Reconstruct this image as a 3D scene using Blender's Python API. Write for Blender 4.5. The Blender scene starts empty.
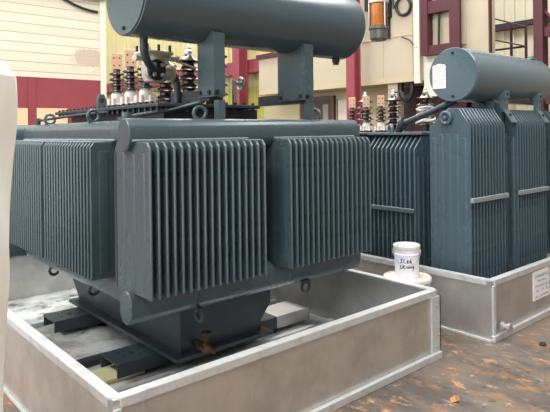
import bpy, bmesh, math, random
from mathutils import Vector, Matrix
random.seed(7)
scene = bpy.context.scene
COL = scene.collection

# ------------------------------------------------------------------ helpers
def lin(c):
    return c / 12.92 if c <= 0.04045 else ((c + 0.055) / 1.055) ** 2.4
def rgb(r, g, b):
    return (lin(r / 255), lin(g / 255), lin(b / 255), 1.0)

class MB:
    """collects shapes, then links them as ONE mesh object"""
    def __init__(self):
        self.bm = bmesh.new()
    def box(self, x0, x1, y0, y1, z0, z1, bev=0.0):
        r = bmesh.ops.create_cube(self.bm, size=1.0)
        vs = r['verts']
        for v in vs:
            v.co = Vector((x0 + (v.co.x + .5) * (x1 - x0), y0 + (v.co.y + .5) * (y1 - y0), z0 + (v.co.z + .5) * (z1 - z0)))
        if bev:
            es = list({e for v in vs for e in v.link_edges})
            bmesh.ops.bevel(self.bm, geom=es, offset=bev, segments=1, affect='EDGES')
        return self
    def prism(self, pts, axis, a0, a1, bev=0.0):
        """polygon extruded along an axis; pts are the two other coordinates in xyz order"""
        def mk(p, a):
            if axis == 'x': return (a, p[0], p[1])
            if axis == 'y': return (p[0], a, p[1])
            return (p[0], p[1], a)
        A = [self.bm.verts.new(mk(p, a0)) for p in pts]
        B = [self.bm.verts.new(mk(p, a1)) for p in pts]
        fs = [self.bm.faces.new(A), self.bm.faces.new(B)]
        n = len(pts)
        for i in range(n):
            fs.append(self.bm.faces.new((A[i], A[(i + 1) % n], B[(i + 1) % n], B[i])))
        bmesh.ops.recalc_face_normals(self.bm, faces=fs)
        if bev:
            es = list({e for v in A + B for e in v.link_edges})
            bmesh.ops.bevel(self.bm, geom=es, offset=bev, segments=1, affect='EDGES')
        return self
    def lathe(self, prof, origin=(0, 0, 0), axis=(0, 0, 1), seg=24):
        """prof = [(radius, height)...] along axis"""
        ax = Vector(axis).normalized()
        q = Vector((0, 0, 1)).rotation_difference(ax)
        o = Vector(origin)
        rings = []
        for r, h in prof:
            if r < 1e-6:
                rings.append([self.bm.verts.new(o + q @ Vector((0, 0, h)))])
            else:
                rings.append([self.bm.verts.new(o + q @ Vector((r * math.cos(2 * math.pi * i / seg), r * math.sin(2 * math.pi * i / seg), h))) for i in range(seg)])
        fs = []
        for a, b in zip(rings[:-1], rings[1:]):
            for i in range(seg):
                j = (i + 1) % seg
                if len(a) == 1 and len(b) == 1: continue
                if len(a) == 1: fs.append(self.bm.faces.new((a[0], b[j], b[i])))
                elif len(b) == 1: fs.append(self.bm.faces.new((a[i], a[j], b[0])))
                else: fs.append(self.bm.faces.new((a[i], a[j], b[j], b[i])))
        for ring in (rings[0], rings[-1]):
            if len(ring) > 1: fs.append(self.bm.faces.new(ring))
        bmesh.ops.recalc_face_normals(self.bm, faces=fs)
        return self
    def cyl(self, p0, p1, r, seg=16, r1=None):
        p0, p1 = Vector(p0), Vector(p1)
        d = p1 - p0
        return self.lathe([(r, 0), (r if r1 is None else r1, d.length)], p0, d, seg)
    def tube(self, pts, r, seg=10, closed=False):
        pts = [Vector(p) for p in pts]
        n = len(pts)
        rings = []
        up = None
        for i, p in enumerate(pts):
            if closed: t = pts[(i + 1) % n] - pts[i - 1]
            else: t = pts[min(i + 1, n - 1)] - pts[max(i - 1, 0)]
            t.normalize()
            if up is None:
                up = Vector((0, 0, 1)) if abs(t.z) < .9 else Vector((1, 0, 0))
            u = (up - t * up.dot(t)).normalized()
            w = t.cross(u)
            up = u
            rr = r[i] if isinstance(r, (list, tuple)) else r
            rings.append([self.bm.verts.new(p + u * rr * math.cos(2 * math.pi * k / seg) + w * rr * math.sin(2 * math.pi * k / seg)) for k in range(seg)])
        fs = []
        m = n if closed else n - 1
        for i in range(m):
            a, b = rings[i], rings[(i + 1) % n]
            for k in range(seg):
                j = (k + 1) % seg
                fs.append(self.bm.faces.new((a[k], a[j], b[j], b[k])))
        if not closed:
            fs.append(self.bm.faces.new(rings[0])); fs.append(self.bm.faces.new(rings[-1]))
        bmesh.ops.recalc_face_normals(self.bm, faces=fs)
        return self
    def torus(self, c, axis, R, r, seg=24, rs=10):
        q = Vector((0, 0, 1)).rotation_difference(Vector(axis).normalized())
        pts = [Vector(c) + q @ Vector((R * math.cos(2 * math.pi * i / seg), R * math.sin(2 * math.pi * i / seg), 0)) for i in range(seg)]
        return self.tube(pts, r, rs, True)
    def build(self, name, mat, parent=None, smooth=True, loc=None):
        me = bpy.data.meshes.new(name)
        self.bm.to_mesh(me); self.bm.free()
        me.materials.append(mat)
        if smooth:
            me.shade_smooth()
            try: me.set_sharp_from_angle(angle=math.radians(32))
            except Exception: pass
        o = bpy.data.objects.new(name, me)
        COL.objects.link(o)
        if parent is not None: o.parent = parent
        if loc: o.location = loc
        return o

def tag(o, label=None, cat=None, group=None, kind=None):
    if label: o['label'] = label
    if cat: o['category'] = cat
    if group: o['group'] = group
    if kind: o['kind'] = kind
    return o
def thing(name, label, cat, loc=(0, 0, 0), rz=0, group=None):
    o = bpy.data.objects.new(name, None)
    o.empty_display_size = .1
    COL.objects.link(o); o.location = loc; o.rotation_euler = (0, 0, rz)
    return tag(o, label, cat, group)
def struct(o):
    o['kind'] = 'structure'; return o
def dup(o, parent, loc):
    c = o.copy(); COL.objects.link(c); c.parent = parent; c.location = loc
    for ch in list(o.children):
        d = ch.copy(); COL.objects.link(d); d.parent = c
    return c

def repeat(name, mb, mtl, parent, spots):
    """one small piece built at the origin, copied to every spot"""
    o = mb.build(name, mtl, parent, loc=spots[0])
    for p in spots[1:]: dup(o, parent, p)
    return o

# ------------------------------------------------------------------ materials
def mat(name, col, rough=.5, metal=0.0, spec=.5, var=0.0, vscale=6.0, rvar=0.0, bump=0.0, bscale=40.0, coat=0.0):
    m = bpy.data.materials.new(name); m.use_nodes = True
    nt = m.node_tree; b = nt.nodes['Principled BSDF']
    b.inputs['Base Color'].default_value = col
    b.inputs['Roughness'].default_value = rough
    b.inputs['Metallic'].default_value = metal
    b.inputs['Specular IOR Level'].default_value = spec
    b.inputs['Coat Weight'].default_value = coat
    tc = nt.nodes.new('ShaderNodeTexCoord')
    if var or rvar:
        n = nt.nodes.new('ShaderNodeTexNoise'); n.inputs['Scale'].default_value = vscale; n.inputs['Detail'].default_value = 5
        nt.links.new(tc.outputs['Object'], n.inputs['Vector'])
        if var:
            mr = nt.nodes.new('ShaderNodeMapRange')
            mr.inputs['From Min'].default_value = .3; mr.inputs['From Max'].default_value = .7
            mr.inputs['To Min'].default_value = 1 - var; mr.inputs['To Max'].default_value = 1 + var
            nt.links.new(n.outputs['Fac'], mr.inputs['Value'])
            mx = nt.nodes.new('ShaderNodeVectorMath'); mx.operation = 'SCALE'
            mx.inputs[0].default_value = col[:3]
            nt.links.new(mr.outputs['Result'], mx.inputs['Scale'])
            nt.links.new(mx.outputs['Vector'], b.inputs['Base Color'])
        if rvar:
            mr2 = nt.nodes.new('ShaderNodeMapRange')
            mr2.inputs['From Min'].default_value = .3; mr2.inputs['From Max'].default_value = .7
            mr2.inputs['To Min'].default_value = max(0, rough - rvar); mr2.inputs['To Max'].default_value = min(1, rough + rvar)
            nt.links.new(n.outputs['Fac'], mr2.inputs['Value'])
            nt.links.new(mr2.outputs['Result'], b.inputs['Roughness'])
    if bump:
        n2 = nt.nodes.new('ShaderNodeTexNoise'); n2.inputs['Scale'].default_value = bscale; n2.inputs['Detail'].default_value = 4
        nt.links.new(tc.outputs['Object'], n2.inputs['Vector'])
        bp = nt.nodes.new('ShaderNodeBump'); bp.inputs['Strength'].default_value = bump; bp.inputs['Distance'].default_value = .01
        nt.links.new(n2.outputs['Fac'], bp.inputs['Height']); nt.links.new(bp.outputs['Normal'], b.inputs['Normal'])
    return m

def mix_mat(name, layers, rough=.6, metal=0.0, bump=0.0, coord='Object', rough_links=None):
    """layers: first colour, then (colour, scale vector, noise scale, lo, hi) painted over it where the noise is high"""
    m = bpy.data.materials.new(name); m.use_nodes = True
    nt = m.node_tree; b = nt.nodes['Principled BSDF']
    b.inputs['Roughness'].default_value = rough; b.inputs['Metallic'].default_value = metal
    tc = nt.nodes.new('ShaderNodeTexCoord')
    cur = nt.nodes.new('ShaderNodeRGB'); cur.outputs[0].default_value = layers[0]
    out = cur.outputs[0]; fac0 = None
    for i, (col, sv, ns, lo, hi) in enumerate(layers[1:]):
        mp = nt.nodes.new('ShaderNodeMapping'); mp.inputs['Scale'].default_value = sv
        mp.inputs['Location'].default_value = (i * 7.3, i * 3.1, i * 1.7)
        nt.links.new(tc.outputs[coord], mp.inputs['Vector'])
        n = nt.nodes.new('ShaderNodeTexNoise'); n.inputs['Scale'].default_value = ns; n.inputs['Detail'].default_value = 8; n.inputs['Roughness'].default_value = .65
        nt.links.new(mp.outputs['Vector'], n.inputs['Vector'])
        mr = nt.nodes.new('ShaderNodeMapRange'); mr.inputs['From Min'].default_value = lo; mr.inputs['From Max'].default_value = hi
        nt.links.new(n.outputs['Fac'], mr.inputs['Value'])
        mx = nt.nodes.new('ShaderNodeMix'); mx.data_type = 'RGBA'
        nt.links.new(mr.outputs['Result'], mx.inputs[0]); nt.links.new(out, mx.inputs[6]); mx.inputs[7].default_value = col
        out = mx.outputs[2]; fac0 = n
    nt.links.new(out, b.inputs['Base Color'])
    if bump and fac0:
        bp = nt.nodes.new('ShaderNodeBump'); bp.inputs['Strength'].default_value = bump; bp.inputs['Distance'].default_value = .02
        nt.links.new(fac0.outputs['Fac'], bp.inputs['Height']); nt.links.new(bp.outputs['Normal'], b.inputs['Normal'])
    return m

PAINT = mat('grey_paint', rgb(69, 84, 89), .28, 0, .5, .03, 3, .04)
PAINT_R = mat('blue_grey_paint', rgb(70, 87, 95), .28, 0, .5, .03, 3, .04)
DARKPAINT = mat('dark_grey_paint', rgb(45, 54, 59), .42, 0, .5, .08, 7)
GLOSS = mat('gloss_grey_paint', rgb(74, 88, 94), .2, 0, .6, .02, 3, .03)
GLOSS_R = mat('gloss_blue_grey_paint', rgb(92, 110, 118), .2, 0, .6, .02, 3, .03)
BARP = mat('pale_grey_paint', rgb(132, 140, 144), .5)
PEDESTAL = mat('slate_paint', rgb(50, 61, 68), .45, 0, .5, .1, 6)
GALV = mix_mat('galvanised_sheet', [(.64, .63, .61, 1), ((.54, .53, .51, 1), (1, 1, 1), 4, .42, .6), ((.76, .76, .76, 1), (6, 6, 1), 6, .62, .74)], .4, .85, .03)
GALVRIM = mix_mat('galvanised_rim', [(.60, .62, .62, 1), ((.46, .47, .47, 1), (1, 1, 1), 14, .5, .7)], .38, .35)
TRAYFLOOR = mix_mat('wet_tray_floor', [(.42, .44, .43, 1), ((.78, .80, .79, 1), (1, 1, 1), 3.0, .40, .56), ((.09, .085, .075, 1), (1, 1, 1), 5, .56, .66)], .17, .3, .12)
FLOOR = mix_mat('worn_floor', [rgb(106, 96, 86), (rgb(76, 69, 64), (1.6, .8, 1), 1.5, .42, .58), (rgb(130, 98, 70), (2.2, .9, 1), 2.6, .52, .62), (rgb(176, 130, 90), (4, 1.8, 1), 4.5, .58, .67), (rgb(150, 139, 124), (1, 1, 1), 14, .60, .70), (rgb(46, 41, 37), (3, 1.6, 1), 7, .58, .70)], .55, 0, .4)
PORC = mat('brown_porcelain', rgb(48, 32, 28), .22, 0, .6)
WHITEPORC = mat('white_ceramic', rgb(206, 198, 190), .25, 0, .6)
COPPER = mat('terminal_copper', rgb(196, 156, 130), .5, .15, .5, .12, 30)
STEEL = mat('bright_steel', rgb(190, 190, 188), .35, .8)
CAST = mat('cast_aluminium', rgb(184, 180, 168), .5, .2, .5, .15, 25, 0, .3, 60)
BLACK = mat('black_rubber', rgb(24, 26, 28), .5)
BOLT = mat('dark_bolt', rgb(40, 44, 47), .45, .4)
BRASS = mat('aged_brass', rgb(84, 66, 48), .45, .6, .5, .25, 40)
IRON = mat('rusty_iron', rgb(96, 70, 66), .6, .2)
PAILW = mat('white_pail_paint', rgb(236, 234, 244), .35)
LIDW = mat('pail_lid', rgb(222, 218, 206), .45, 0, .5, .08, 25)
DRUMW = mat('drum_paint', rgb(216, 214, 216), .4, 0, .5, .06, 12)
INK = mat('marker_ink', rgb(30, 28, 48), .6)
GREYINK = mat('printed_ink', rgb(104, 106, 112), .7)
PAPER = mat('paper', rgb(240, 238, 236), .7)
PLASTIC = mat('white_sheet', rgb(234, 230, 220), .6, 0, .3, .06, 4, 0, .25, 9)
ORANGE = mat('orange_silica', rgb(226, 140, 62), .55, 0, .4, .2, 70, 0, .5, 120)
RED = mat('red_steel', rgb(138, 62, 72), .5, 0, .4, .08, 3)
MAROON = mat('maroon_steel', rgb(72, 28, 36), .5, 0, .4, .1, 4)
CREAM = mat('cream_panel', rgb(174, 163, 142), .75, 0, .3, .06, 1.2, 0, .05, 20)
CREAMD = mat('cream_wall', rgb(178, 165, 134), .75, 0, .3, .06, 1.2)
YELLOW = mat('yellow_sheeting', rgb(190, 180, 132), .55, 0, .4, .06, .8)
OLIVE = mat('olive_sheeting', rgb(176, 170, 92), .6, 0, .4, .08, 1)
PALESHEET = mat('pale_sheeting', rgb(204, 197, 176), .55, 0, .4, .06, .8)
WHITEP = mat('white_painted_post', rgb(204, 198, 182), .6)
DARKDOOR = mat('dark_brown_door', rgb(64, 42, 38), .55)
DARK = mat('dark_steel', rgb(34, 30, 30), .6)
PEACH = mat('peach_board', rgb(216, 182, 148), .75, 0, .3, .05, 3)
REDWALL = mat('red_wall_paint', rgb(128, 58, 64), .65, 0, .3, .08, 2)
BOARD = mat('pale_timber', rgb(206, 200, 160), .6, 0, .4, .12, 12)
LEAF = mat('dry_leaf', rgb(172, 120, 76), .7, 0, .3, .2, 60)
GREYWALL = mat('grey_wall', rgb(128, 122, 112), .8)
ROOFM = mat('roof_lining', rgb(190, 186, 176), .8)

def brick_mat():
    m = bpy.data.materials.new('white_brick'); m.use_nodes = True
    nt = m.node_tree; b = nt.nodes['Principled BSDF']; b.inputs['Roughness'].default_value = .75
    tc = nt.nodes.new('ShaderNodeTexCoord')
    sep = nt.nodes.new('ShaderNodeSeparateXYZ'); nt.links.new(tc.outputs['Object'], sep.inputs[0])
    cmb = nt.nodes.new('ShaderNodeCombineXYZ'); nt.links.new(sep.outputs['X'], cmb.inputs['X']); nt.links.new(sep.outputs['Z'], cmb.inputs['Y'])
    br = nt.nodes.new('ShaderNodeTexBrick')
    br.inputs['Color1'].default_value = rgb(200, 193, 174); br.inputs['Color2'].default_value = rgb(193, 185, 165)
    br.inputs['Mortar'].default_value = rgb(160, 148, 126)
    br.inputs['Scale'].default_value = 1.0; br.inputs['Mortar Size'].default_value = .008; br.inputs['Mortar Smooth'].default_value = .4
    br.inputs['Brick Width'].default_value = 9; br.inputs['Row Height'].default_value = .155
    nt.links.new(cmb.outputs[0], br.inputs['Vector'])
    n = nt.nodes.new('ShaderNodeTexNoise'); n.inputs['Scale'].default_value = 3; n.inputs['Detail'].default_value = 8; nt.links.new(tc.outputs['Object'], n.inputs['Vector'])
    mr = nt.nodes.new('ShaderNodeMapRange'); mr.inputs['From Min'].default_value = .6; mr.inputs['From Max'].default_value = .78
    nt.links.new(n.outputs['Fac'], mr.inputs['Value'])
    mx = nt.nodes.new('ShaderNodeMix'); mx.data_type = 'RGBA'; mx.inputs[7].default_value = rgb(186, 170, 144)
    nt.links.new(mr.outputs[0], mx.inputs[0]); nt.links.new(br.outputs['Color'], mx.inputs[6])
    # flaked patch of bare brick
    vm = nt.nodes.new('ShaderNodeVectorMath'); vm.operation = 'SUBTRACT'; vm.inputs[1].default_value = (4.03, 0, 2.93)
    nt.links.new(tc.outputs['Object'], vm.inputs[0])
    vs = nt.nodes.new('ShaderNodeVectorMath'); vs.operation = 'MULTIPLY'; vs.inputs[1].default_value = (3.3, 0, 6.4)
    nt.links.new(vm.outputs[0], vs.inputs[0])
    n2 = nt.nodes.new('ShaderNodeTexNoise'); n2.inputs['Scale'].default_value = 14; nt.links.new(tc.outputs['Object'], n2.inputs['Vector'])
    ln = nt.nodes.new('ShaderNodeVectorMath'); ln.operation = 'LENGTH'; nt.links.new(vs.outputs[0], ln.inputs[0])
    ad = nt.nodes.new('ShaderNodeMath'); ad.operation = 'MULTIPLY_ADD'; ad.inputs[1].default_value = .8; nt.links.new(n2.outputs['Fac'], ad.inputs[0]); nt.links.new(ln.outputs['Value'], ad.inputs[2])
    mr3 = nt.nodes.new('ShaderNodeMapRange'); mr3.inputs['From Min'].default_value = 1.42; mr3.inputs['From Max'].default_value = 1.34
    nt.links.new(ad.outputs[0], mr3.inputs['Value'])
    mx2 = nt.nodes.new('ShaderNodeMix'); mx2.data_type = 'RGBA'; mx2.inputs[7].default_value = rgb(176, 160, 146)
    nt.links.new(mr3.outputs[0], mx2.inputs[0]); nt.links.new(mx.outputs[2], mx2.inputs[6])
    nt.links.new(mx2.outputs[2], b.inputs['Base Color'])
    bp = nt.nodes.new('ShaderNodeBump'); bp.inputs['Strength'].default_value = .3; bp.inputs['Distance'].default_value = .01
    nt.links.new(br.outputs['Fac'], bp.inputs['Height']); bp.invert = True
    nt.links.new(bp.outputs[0], b.inputs['Normal'])
    return m
BRICK = brick_mat()

def glass_mat():
    m = bpy.data.materials.new('clear_glass'); m.use_nodes = True
    nt = m.node_tree; nt.nodes.remove(nt.nodes['Principled BSDF'])
    out = nt.nodes['Material Output']
    t = nt.nodes.new('ShaderNodeBsdfTransparent'); g = nt.nodes.new('ShaderNodeBsdfGlossy'); g.inputs['Roughness'].default_value = .08
    f = nt.nodes.new('ShaderNodeFresnel'); f.inputs['IOR'].default_value = 1.35
    mx = nt.nodes.new('ShaderNodeMixShader')
    nt.links.new(f.outputs[0], mx.inputs[0]); nt.links.new(t.outputs[0], mx.inputs[1]); nt.links.new(g.outputs[0], mx.inputs[2]); nt.links.new(mx.outputs[0], out.inputs[0])
    return m
GLASS = glass_mat()

# ------------------------------------------------------------------ the building
YW = 9.5
struct(MB().box(-8, 18, -6, 26, -.1, 0).build('floor', FLOOR, smooth=False))

def corrug(name, axis, fixed, a0, a1, z0, z1, m, pitch=.2, depth=.04):
    """profiled metal sheeting with real ribs; axis = direction it runs along"""
    b = MB(); bm = b.bm
    n = int((a1 - a0) / pitch)
    prof = []
    for i in range(n):
        a = a0 + i * pitch
        prof += [(a, 0), (a + pitch * .62, 0), (a + pitch * .7, -depth), (a + pitch * .92, -depth)]
    prof.append((a0 + n * pitch, 0))
    pts = [(p, q) for p, q in prof] + [(a0 + n * pitch, .05), (a0, .05)]
    if axis == 'y': pp = [(fixed + q, p) for p, q in pts]
    else: pp = [(p, fixed + q) for p, q in pts]
    b.prism(pp, 'z', z0, z1)
    return struct(b.build(name, m, smooth=False))

# left: white brick wall with a red painted band, its end seen at the passage
w = struct(MB().box(-6, 4.28, YW, YW + .3, 0, 3.98).build('wall_left', BRICK, smooth=False))
b = MB()
b.box(-6, 4.22, YW - .012, YW - .002, 0, 2.545)
struct(b.build('trim_red_band', REDWALL, smooth=False)).name = 'trim_2'
struct(MB().box(4.2, 4.30, YW - .03, YW + .32, 0, 3.98).build('trim_3', WHITEP, smooth=False))
struct(MB().box(2.97, 3.09, YW - .03, YW - .013, 0, 2.545).build('trim_4', REDWALL, smooth=False))
b = MB(); b.box(2.15, 2.96, YW - .024, YW - .014, .3, 2.035)
struct(b.build('trim_5', PEACH, smooth=False))
b = MB(); b.box(3.10, 3.605, YW - .024, YW - .014, 1.2, 2.04)
struct(b.build('trim_6', PEACH, smooth=False))
# dark girder lying on the brick wall
b = MB(); b.box(-6, 4.3, YW - .12, YW + .35, 3.98, 4.06); b.box(-6, 4.3, YW + .08, YW + .16, 4.06, 4.5); b.box(-6, 4.3, YW - .12, YW + .35, 4.5, 4.58)
struct(b.build('trim_7', DARK, smooth=False))
# cable sagging along the girder
b = MB()
b.tube([(1.5 + i * .14, YW - .024, 3.93 + .10 * math.cos(i * .55) * (1 if i < 12 else .6) - (.0 if i < 14 else .03 * (i - 14))) for i in range(20)], .022, 8)
tag(b.build('sagging_cable', BLACK), 'black cable sagging along the top of the white brick wall', 'cable')

# side wall: yellow sheeting with a red rail, olive sheeting below
corrug('wall_right', 'y', 10.0, 10.3, 25.5, 2.9, 7.6, YELLOW, .3, .05)
corrug('wall_right_lower', 'y', 10.0, 10.3, 25.5, 0, 2.9, OLIVE, .3, .05).name = 'wall_right_low'
struct(MB().box(-8, 10.05, 25.5, 25.7, 0, 7.6).build('wall_back', CREAMD, smooth=False))
b = MB(); b.box(9.74, 9.94, 10.3, 25.4, 3.25, 3.62); b.box(9.68, 9.74, 10.3, 25.4, 3.25, 3.33)
struct(b.build('trim_8', RED, smooth=False))

def h_column(name, cx, cy, z0, z1, w, m):
    b = MB(); t = w * .12
    b.box(cx - w / 2, cx - w / 2 + t, cy - w / 2, cy + w / 2, z0, z1)
    b.box(cx + w / 2 - t, cx + w / 2, cy - w / 2, cy + w / 2, z0, z1)
    b.box(cx - w / 2 + t, cx + w / 2 - t, cy - t / 2, cy + t / 2, z0, z1)
    return struct(b.build(name, m, smooth=False))
h_column('trim_9', 9.5, 12.35, 0, 7.5, .30, RED)
h_column('trim_10', 8.25, 7.15, 0, 7.5, .20, RED)

# cream mezzanine front and the wall recessed beneath it
PX = 8.7
b = MB(); b.box(PX, PX + .2, 4.62, 8.72, 2.62, 7.5)
struct(b.build('wall_upper', CREAM, smooth=False))
b = MB(); b.box(PX, PX + .2, 8.72, 10.55, 2.62, 3.36)
struct(b.build('wall_upper_low', CREAM, smooth=False))
b = MB(); b.box(PX - .05, PX + .25, 8.70, 10.6, 3.36, 3.47); b.box(PX, PX + .06, 9.0, 9.08, 3.47, 3.62); b.box(PX, PX + .06, 9.5, 9.58, 3.47, 3.62)
struct(b.build('trim_11', MAROON, smooth=False))
b = MB()
b.box(PX - .012, PX - .001, 6.05, 8.7, 3.36, 3.375); b.box(PX - .012, PX - .001, 6.78, 6.80, 2.62, 5.2); b.box(PX - .012, PX - .001, 6.1, 6.112, 2.62, 5.2)
struct(b.build('trim_12', CREAMD, smooth=False))
struct(MB().box(PX, 10, 4.62, 10.55, 2.5, 2.62).build('trim_13', CREAMD, smooth=False))
struct(MB().box(9.4, 9.6, 4.62, 11.2, 0, 2.5).build('wall_lower', CREAMD, smooth=False))
# dark door under the mezzanine
b = MB(); b.box(9.33, 9.4, 8.75, 9.72, 0, 2.34); d1 = struct(b.build('door_1', DARKDOOR, smooth=False))
b = MB(); b.box(9.325, 9.34, 8.85, 9.02, 1.65, 2.22); b.build('door_pane', mat('grey_pane', rgb(120, 112, 104), .3), d1, smooth=False)
b = MB()
for y in (8.68, 9.72): b.box(9.32, 9.4, y, y + .07, 0, 2.34)
b.box(9.32, 9.4, 8.68, 9.79, 2.34, 2.41); b.build('door_frame', IRON, d1, smooth=False)
# notice boards beside the door
t = thing('notice_board', 'pale notice board hung on the cream wall beside the dark door', 'board', (9.402, 8.42, 1.3))
MB().box(-.03, 0, -.17, .17, 0, 1.0).build('board_face', mat('board_white', rgb(206, 198, 186), .6), t, smooth=False)
MB().box(-.035, -.005, .17, .20, -.02, 1.02).build('board_edge', IRON, t, smooth=False)
t = thing('picture_frame', 'small dark framed notice on the cream wall right of the pale board', 'frame', (9.4, 8.02, 1.35))
b = MB(); b.box(-.04, 0, -.2, -.16, 0, .7); b.box(-.04, 0, .16, .2, 0, .7); b.box(-.04, 0, -.16, .16, .66, .7); b.box(-.04, 0, -.16, .16, 0, .04); b.build('frame_border', DARKDOOR, t, smooth=False)
MB().box(-.02, 0, -.16, .16, .04, .66).build('frame_paper', mat('notice_paper', rgb(180, 168, 150), .7), t, smooth=False)
# cream post and dark recess to its right
struct(MB().box(8.75, 8.95, 6.50, 6.72, 0, 2.5).build('trim_14', CREAM, smooth=False))
d2 = struct(MB().box(9.3, 9.4, 4.7, 6.86, 0, 2.45).build('door_2', DARKDOOR, smooth=False))
b = MB()
for y in (4.7, 5.25, 5.8, 6.3): b.box(9.24, 9.3, y, y + .1, 0, 2.45)
b.box(9.24, 9.3, 4.7, 6.5, 2.0, 2.1); b.build('door_frame', MAROON, d2, smooth=False)

# white service post and maroon battened frame on the mezzanine front
struct(MB().box(PX - .09, PX - .002, 5.90, 6.02, 2.45, 7.4).build('trim_15', WHITEP, smooth=False))
w1 = struct(MB().box(PX - .03, PX - .004, 5.02, 5.78, 3.05, 7.4).build('window_1', CREAM, smooth=False))
b = MB()
b.box(PX - .2, PX - .03, 5.66, 5.80, 2.92, 7.4); b.box(PX - .2, PX - .03, 5.10, 5.23, 2.92, 7.4)
b.box(PX - .2, PX - .17, 5.04, 5.10, 2.92, 7.4)
for z0, z1 in ((2.92, 3.08), (3.64, 3.85), (4.5, 4.7), (5.5, 5.7)): b.box(PX - .18, PX - .05, 5.23, 5.66, z0, z1)
b.build('window_frame', MAROON, w1, smooth=False)
MB().cyl((PX - .1, 5.50, 3.05), (PX - .1, 5.42, 6.5), .02, 8).build('stay_rod', DARK, w1)
struct(MB().box(PX - .03, PX - .003, 5.36, 5.85, 2.2, 2.92).build('trim_16', WHITEP, smooth=False))
struct(MB().box(PX - .02, PX + .05, 4.595, 4.62, 0, 7.4).build('trim_17', MAROON, smooth=False))
# opening beyond: pale sheeting, landing with guard rail
corrug('wall_far_right', 'y', 16.5, 1.0, 12.0, 0, 7.6, PALESHEET, .32, .06)
b = MB(); b.box(16.2, 16.4, 5.0, 9.0, 4.62, 4.76)
struct(b.build('trim_18', DARK, smooth=False))
struct(MB().box(8.95, 13, 6.0, 10.5, 2.9, 3.14).build('trim_19', MAROON, smooth=False))
t = thing('guard_rail', 'thin maroon guard rail around the raised landing by the pale sheeting', 'railing', (13, 6.0, 3.14))
b = MB()
for z in (.38, .84): b.cyl((-4.05, 0, z), (0, 0, z), .018, 8)
b.build('front_rail', IRON, t)
b = MB()
for z in (.38, .84): b.cyl((0, 0, z), (0, 3.0, z), .025, 8)
b.build('side_rail', MAROON, t)
for p in ((0, 0), (-2.0, 0), (-4.0, 0), (0, .35), (0, 3.0)):
    MB().cyl((p[0], p[1], 0), (p[0], p[1], .92), .035, 8).build('post', MAROON, t)
# right-hand battened column
b = MB()
b.box(9.3, 9.5, 4.02, 4.17, 0, 7.4); b.box(9.3, 9.5, 3.45, 3.58, 0, 7.4)
for z in (.8, 2.0, 3.1, 3.75, 4.4, 5.5): b.box(9.35, 9.45, 3.58, 4.02, z, z + .16)
b.cyl((9.42, 3.5, 2.9), (9.42, 4.1, 3.6), .03, 8)
struct(b.build('trim_20', MAROON, smooth=False))
struct(MB().box(9.9, 10.1, -5, 4.0, 0, 3.0).build('wall_right_near', GREYWALL, smooth=False))
struct(MB().box(-8, 18, -6.2, -6, 0, 7.6).build('wall_front', GREYWALL, smooth=False))
corrug('wall_right_near_top', 'y', 10.0, -5, 4.0, 3.0, 7.6, GREYWALL, .3, .05)
# roof with skylight slots, also over the two added fill lights
b = MB()
sx = [(-8, -4.4), (-2.6, 1.2), (3.0, 6.6), (8.4, 12.6), (14.4, 18)]
for x0, x1 in sx: b.box(x0, x1, -6, 26, 7.6, 7.7)
for x0, x1, y1 in ((-4.4, -2.6, 11), (1.2, 3.0, 11), (6.6, 8.4, 23), (12.6, 14.4, 11)):
    b.box(x0, x1, -6, -2 if 0 < x0 < 8 else -4, 7.6, 7.7); b.box(x0, x1, y1, 26, 7.6, 7.7)
struct(b.build('ceiling', ROOFM, smooth=False))

# small fittings on the cream panel
t = thing('cable_loop', 'black cable loop hanging on the cream panel beside the orange breather', 'cable', (PX - .045, 6.27, 3.90))
MB().torus((0, 0, 0), (1, 0, .1), .16, .03, 24, 8).build('loop', BLACK, t)
MB().tube([(-.02, .14, .08), (-.02, .2, .0), (-.02, .24, .2), (-.02, .24, .9)], .022, 8).build('lead', BLACK, t)
b = MB(); b.box(PX - .12, PX - .002, 6.56, 6.9, 3.75, 4.6); b.box(PX - .08, PX - .002, 6.60, 6.65, 3.35, 3.76); b.box(PX - .1, PX - .002, 6.9, 7.15, 3.95, 5.4)
tag(b.build('junction_box', BLACK, smooth=False), 'black junction box on the cream panel behind the orange breather', 'electrical box')
t = thing('rubber_hose', 'oval black hose coil hanging in the dark recess right of the cream post', 'hose', (8.82, 6.34, 1.94))
MB().torus((0, 0, .3), (1, 0, 0), .13, .05, 24, 8).build('coil', BLACK, t).scale = (1, 1, 1.5)
b = MB(); b.tube([(PX - .02, 6.33, 3.34), (PX - .03, 6.15, 3.26), (PX - .03, 6.04, 3.12), (PX - .10, 5.96, 3.10)], .010, 6)
tag(b.build('wire_stub', DARK), 'short dark wire bent across the cream panel edge by the white post', 'wire')

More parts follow.
